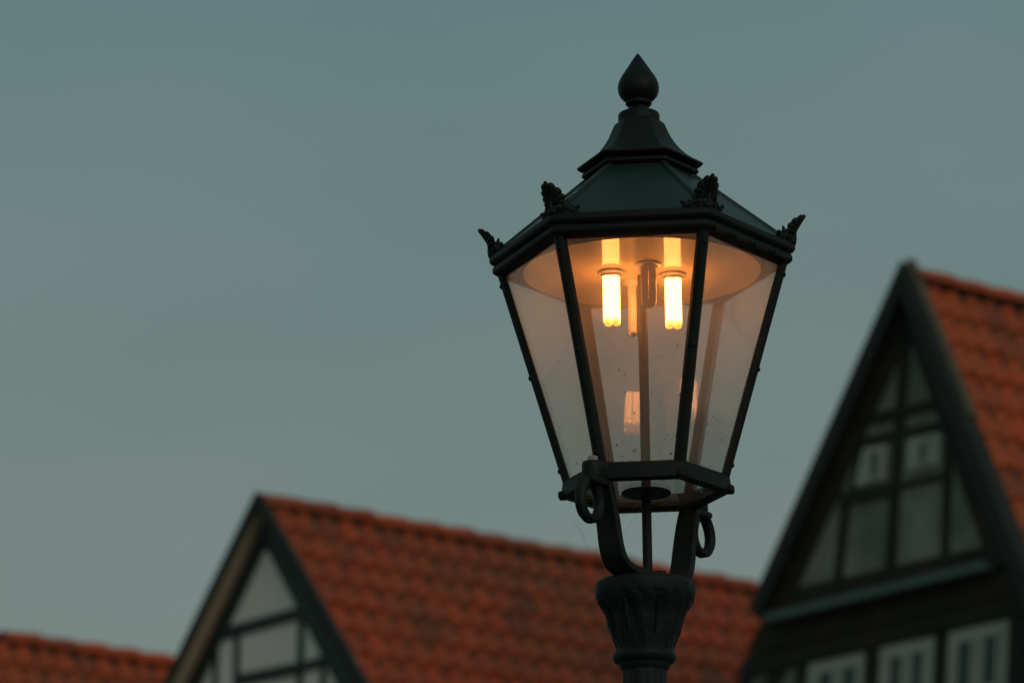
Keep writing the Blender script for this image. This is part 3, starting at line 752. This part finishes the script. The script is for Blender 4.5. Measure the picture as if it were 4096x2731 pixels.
part('top_cap', lathe([(.0347, 3.7150), (.0349, 3.7200), (.0349, 3.7295), (.0335, 3.7325), (.0290, 3.7348), (.0200, 3.7365), (.0147, 3.7372), (.010, 3.7372)], 48), M['paint'], lamp, ML, 35)
fin = [(.0147, 3.7365), (.0147, 3.7432), (.0155, 3.7450), (.0195, 3.7472), (.0220, 3.7500), (.0220, 3.7530), (.0212, 3.7545), (.0265, 3.7588), (.0315, 3.7650), (.0342, 3.7720), (.0348, 3.7795), (.0338, 3.7860), (.0312, 3.7930), (.0275, 3.8000), (.0232, 3.8065), (.0190, 3.8130), (.0148, 3.8195), (.0108, 3.8260), (.0070, 3.8318), (.0035, 3.8368), (.0012, 3.8400), (.0003, 3.8410)]
part('finial', lathe(fin, 56), M['paint'], lamp, ML, 35)

# reflector and bulbs
nseg = 96
dv = [(.1965*math.cos(2*math.pi*j/nseg), .1965*math.sin(2*math.pi*j/nseg), 3.4546) for j in range(nseg)]
refl = part('reflector', (dv, [tuple(range(nseg - 1, -1, -1))]), M['reflector'], lamp, ML)
part('skirt', lathe([(.1965, 3.4547), (.1974, 3.4560), (.1976, 3.4600), (.1972, 3.4700), (.2080, 3.4840), (.2200, 3.4895), (.05, 3.4905)], nseg, cap0=False), M['paint'], refl, None, 40)
def lamp_tubes(L, gap=.0074, r=.0061):
    segs = []
    for sx in (-1, 1):
        for sy in (-1, 1):
            pr = [(r*.86, -.0005), (r, -.003), (r, -L + .004), (r*.93, -L + .0015), (r*.70, -L + .0002), (r*.3, -L)]
            segs.append((sx, sy, lathe(pr, 18)))
    return segs
for az, kind, L, twist in ((106, 'lit', .0854, 10), (286, 'lit', .0845, -6), (16, 'unlit_clear', .068, 4), (196, 'unlit_white', .0865, 14)):
    a = R_(az); bx, by = .0520*math.sin(a), -.0520*math.cos(a)
    bm = ML @ Matrix.Translation((bx, by, 3.4545)) @ Matrix.Rotation(R_(twist), 4, 'Z')
    sock = lathe([(.0215, 0), (.0222, -.0012), (.0218, -.0034), (.0185, -.0050), (.0165, -.0062), (.0160, -.0092), (.0120, -.0098), (.004, -.0100)], 40)
    bulb = part('bulb', sock, M['socket'], lamp, bm, 35)
    if kind != 'unlit_clear':
        for sx, sy, vf in lamp_tubes(L):
            part('tube', vf, M[kind], bulb, Matrix.Translation((sx*.0069, sy*.0069, -.006)), 45)
        for sx in (-1, 1):   # bridge joining each pair near its end
            part('tube_bridge', tube([(sx*.0069, -.006, -L - .0005), (sx*.0069, .006, -L - .0005)], .0036, 10), M[kind], bulb, None, 45)
    else:
        for sy in (-1, 1):
            p = [(-.0066, sy*.0068, -.006), (-.0066, sy*.0068, -.03), (-.0066, sy*.0068, -L + .006), (-.0060, sy*.0068, -L + .0015), (-.003, sy*.0068, -L), (.003, sy*.0068, -L), (.0060, sy*.0068, -L + .0015), (.0066, sy*.0068, -L + .006), (.0066, sy*.0068, -.03), (.0066, sy*.0068, -.006)]
            part('tube', tube(p, .0060, 14, up=Vector((0, 1, 0))), M[kind], bulb, None, 45)

# haze volume added inside the lantern to give the tubes a glow
def haze_mat():
    m, nt, o = newmat('glow_haze')
    v = N(nt, 'ShaderNodeVolumePrincipled'); v.inputs['Color'].default_value = (.95, .92, .88, 1)
    v.inputs['Density'].default_value = HAZE; v.inputs['Anisotropy'].default_value = .35
    nt.links.new(v.outputs[0], o.inputs['Volume'])
    return m
HAZE = .8
hz = part('haze', hexloft([(.1245, 3.0925), (.2225, 3.4400), (.2225, 3.4535)], .002, cap0=True, cap1=True), haze_mat(), lamp, ML)
hz['kind'] = 'stuff'

# cobweb strands between base ring, scroll and yoke
def strand(a, b, sagv):
    A_, B_ = Vector(a), Vector(b)
    return tube([A_.lerp(B_, t/6) - Vector((0, 0, sagv*math.sin(math.pi*t/6))) for t in range(7)], .00016, 4)
wz = join(strand((-.120, -.075, 3.022), (-.085, -.07, 2.955), -.004), strand((-.112, -.075, 3.020), (-.095, -.07, 2.985), .002), strand((.0, .05, 3.071), (-.055, -.03, 2.985), .002), strand((-.01, .05, 3.071), (-.06, -.03, 3.02), .003))
wb = part('cobweb', wz, M['web'], None, Matrix.Translation((LX, LY, 0)))
tag(wb, 'thin spider silk strands strung below the lantern base ring', 'cobweb')
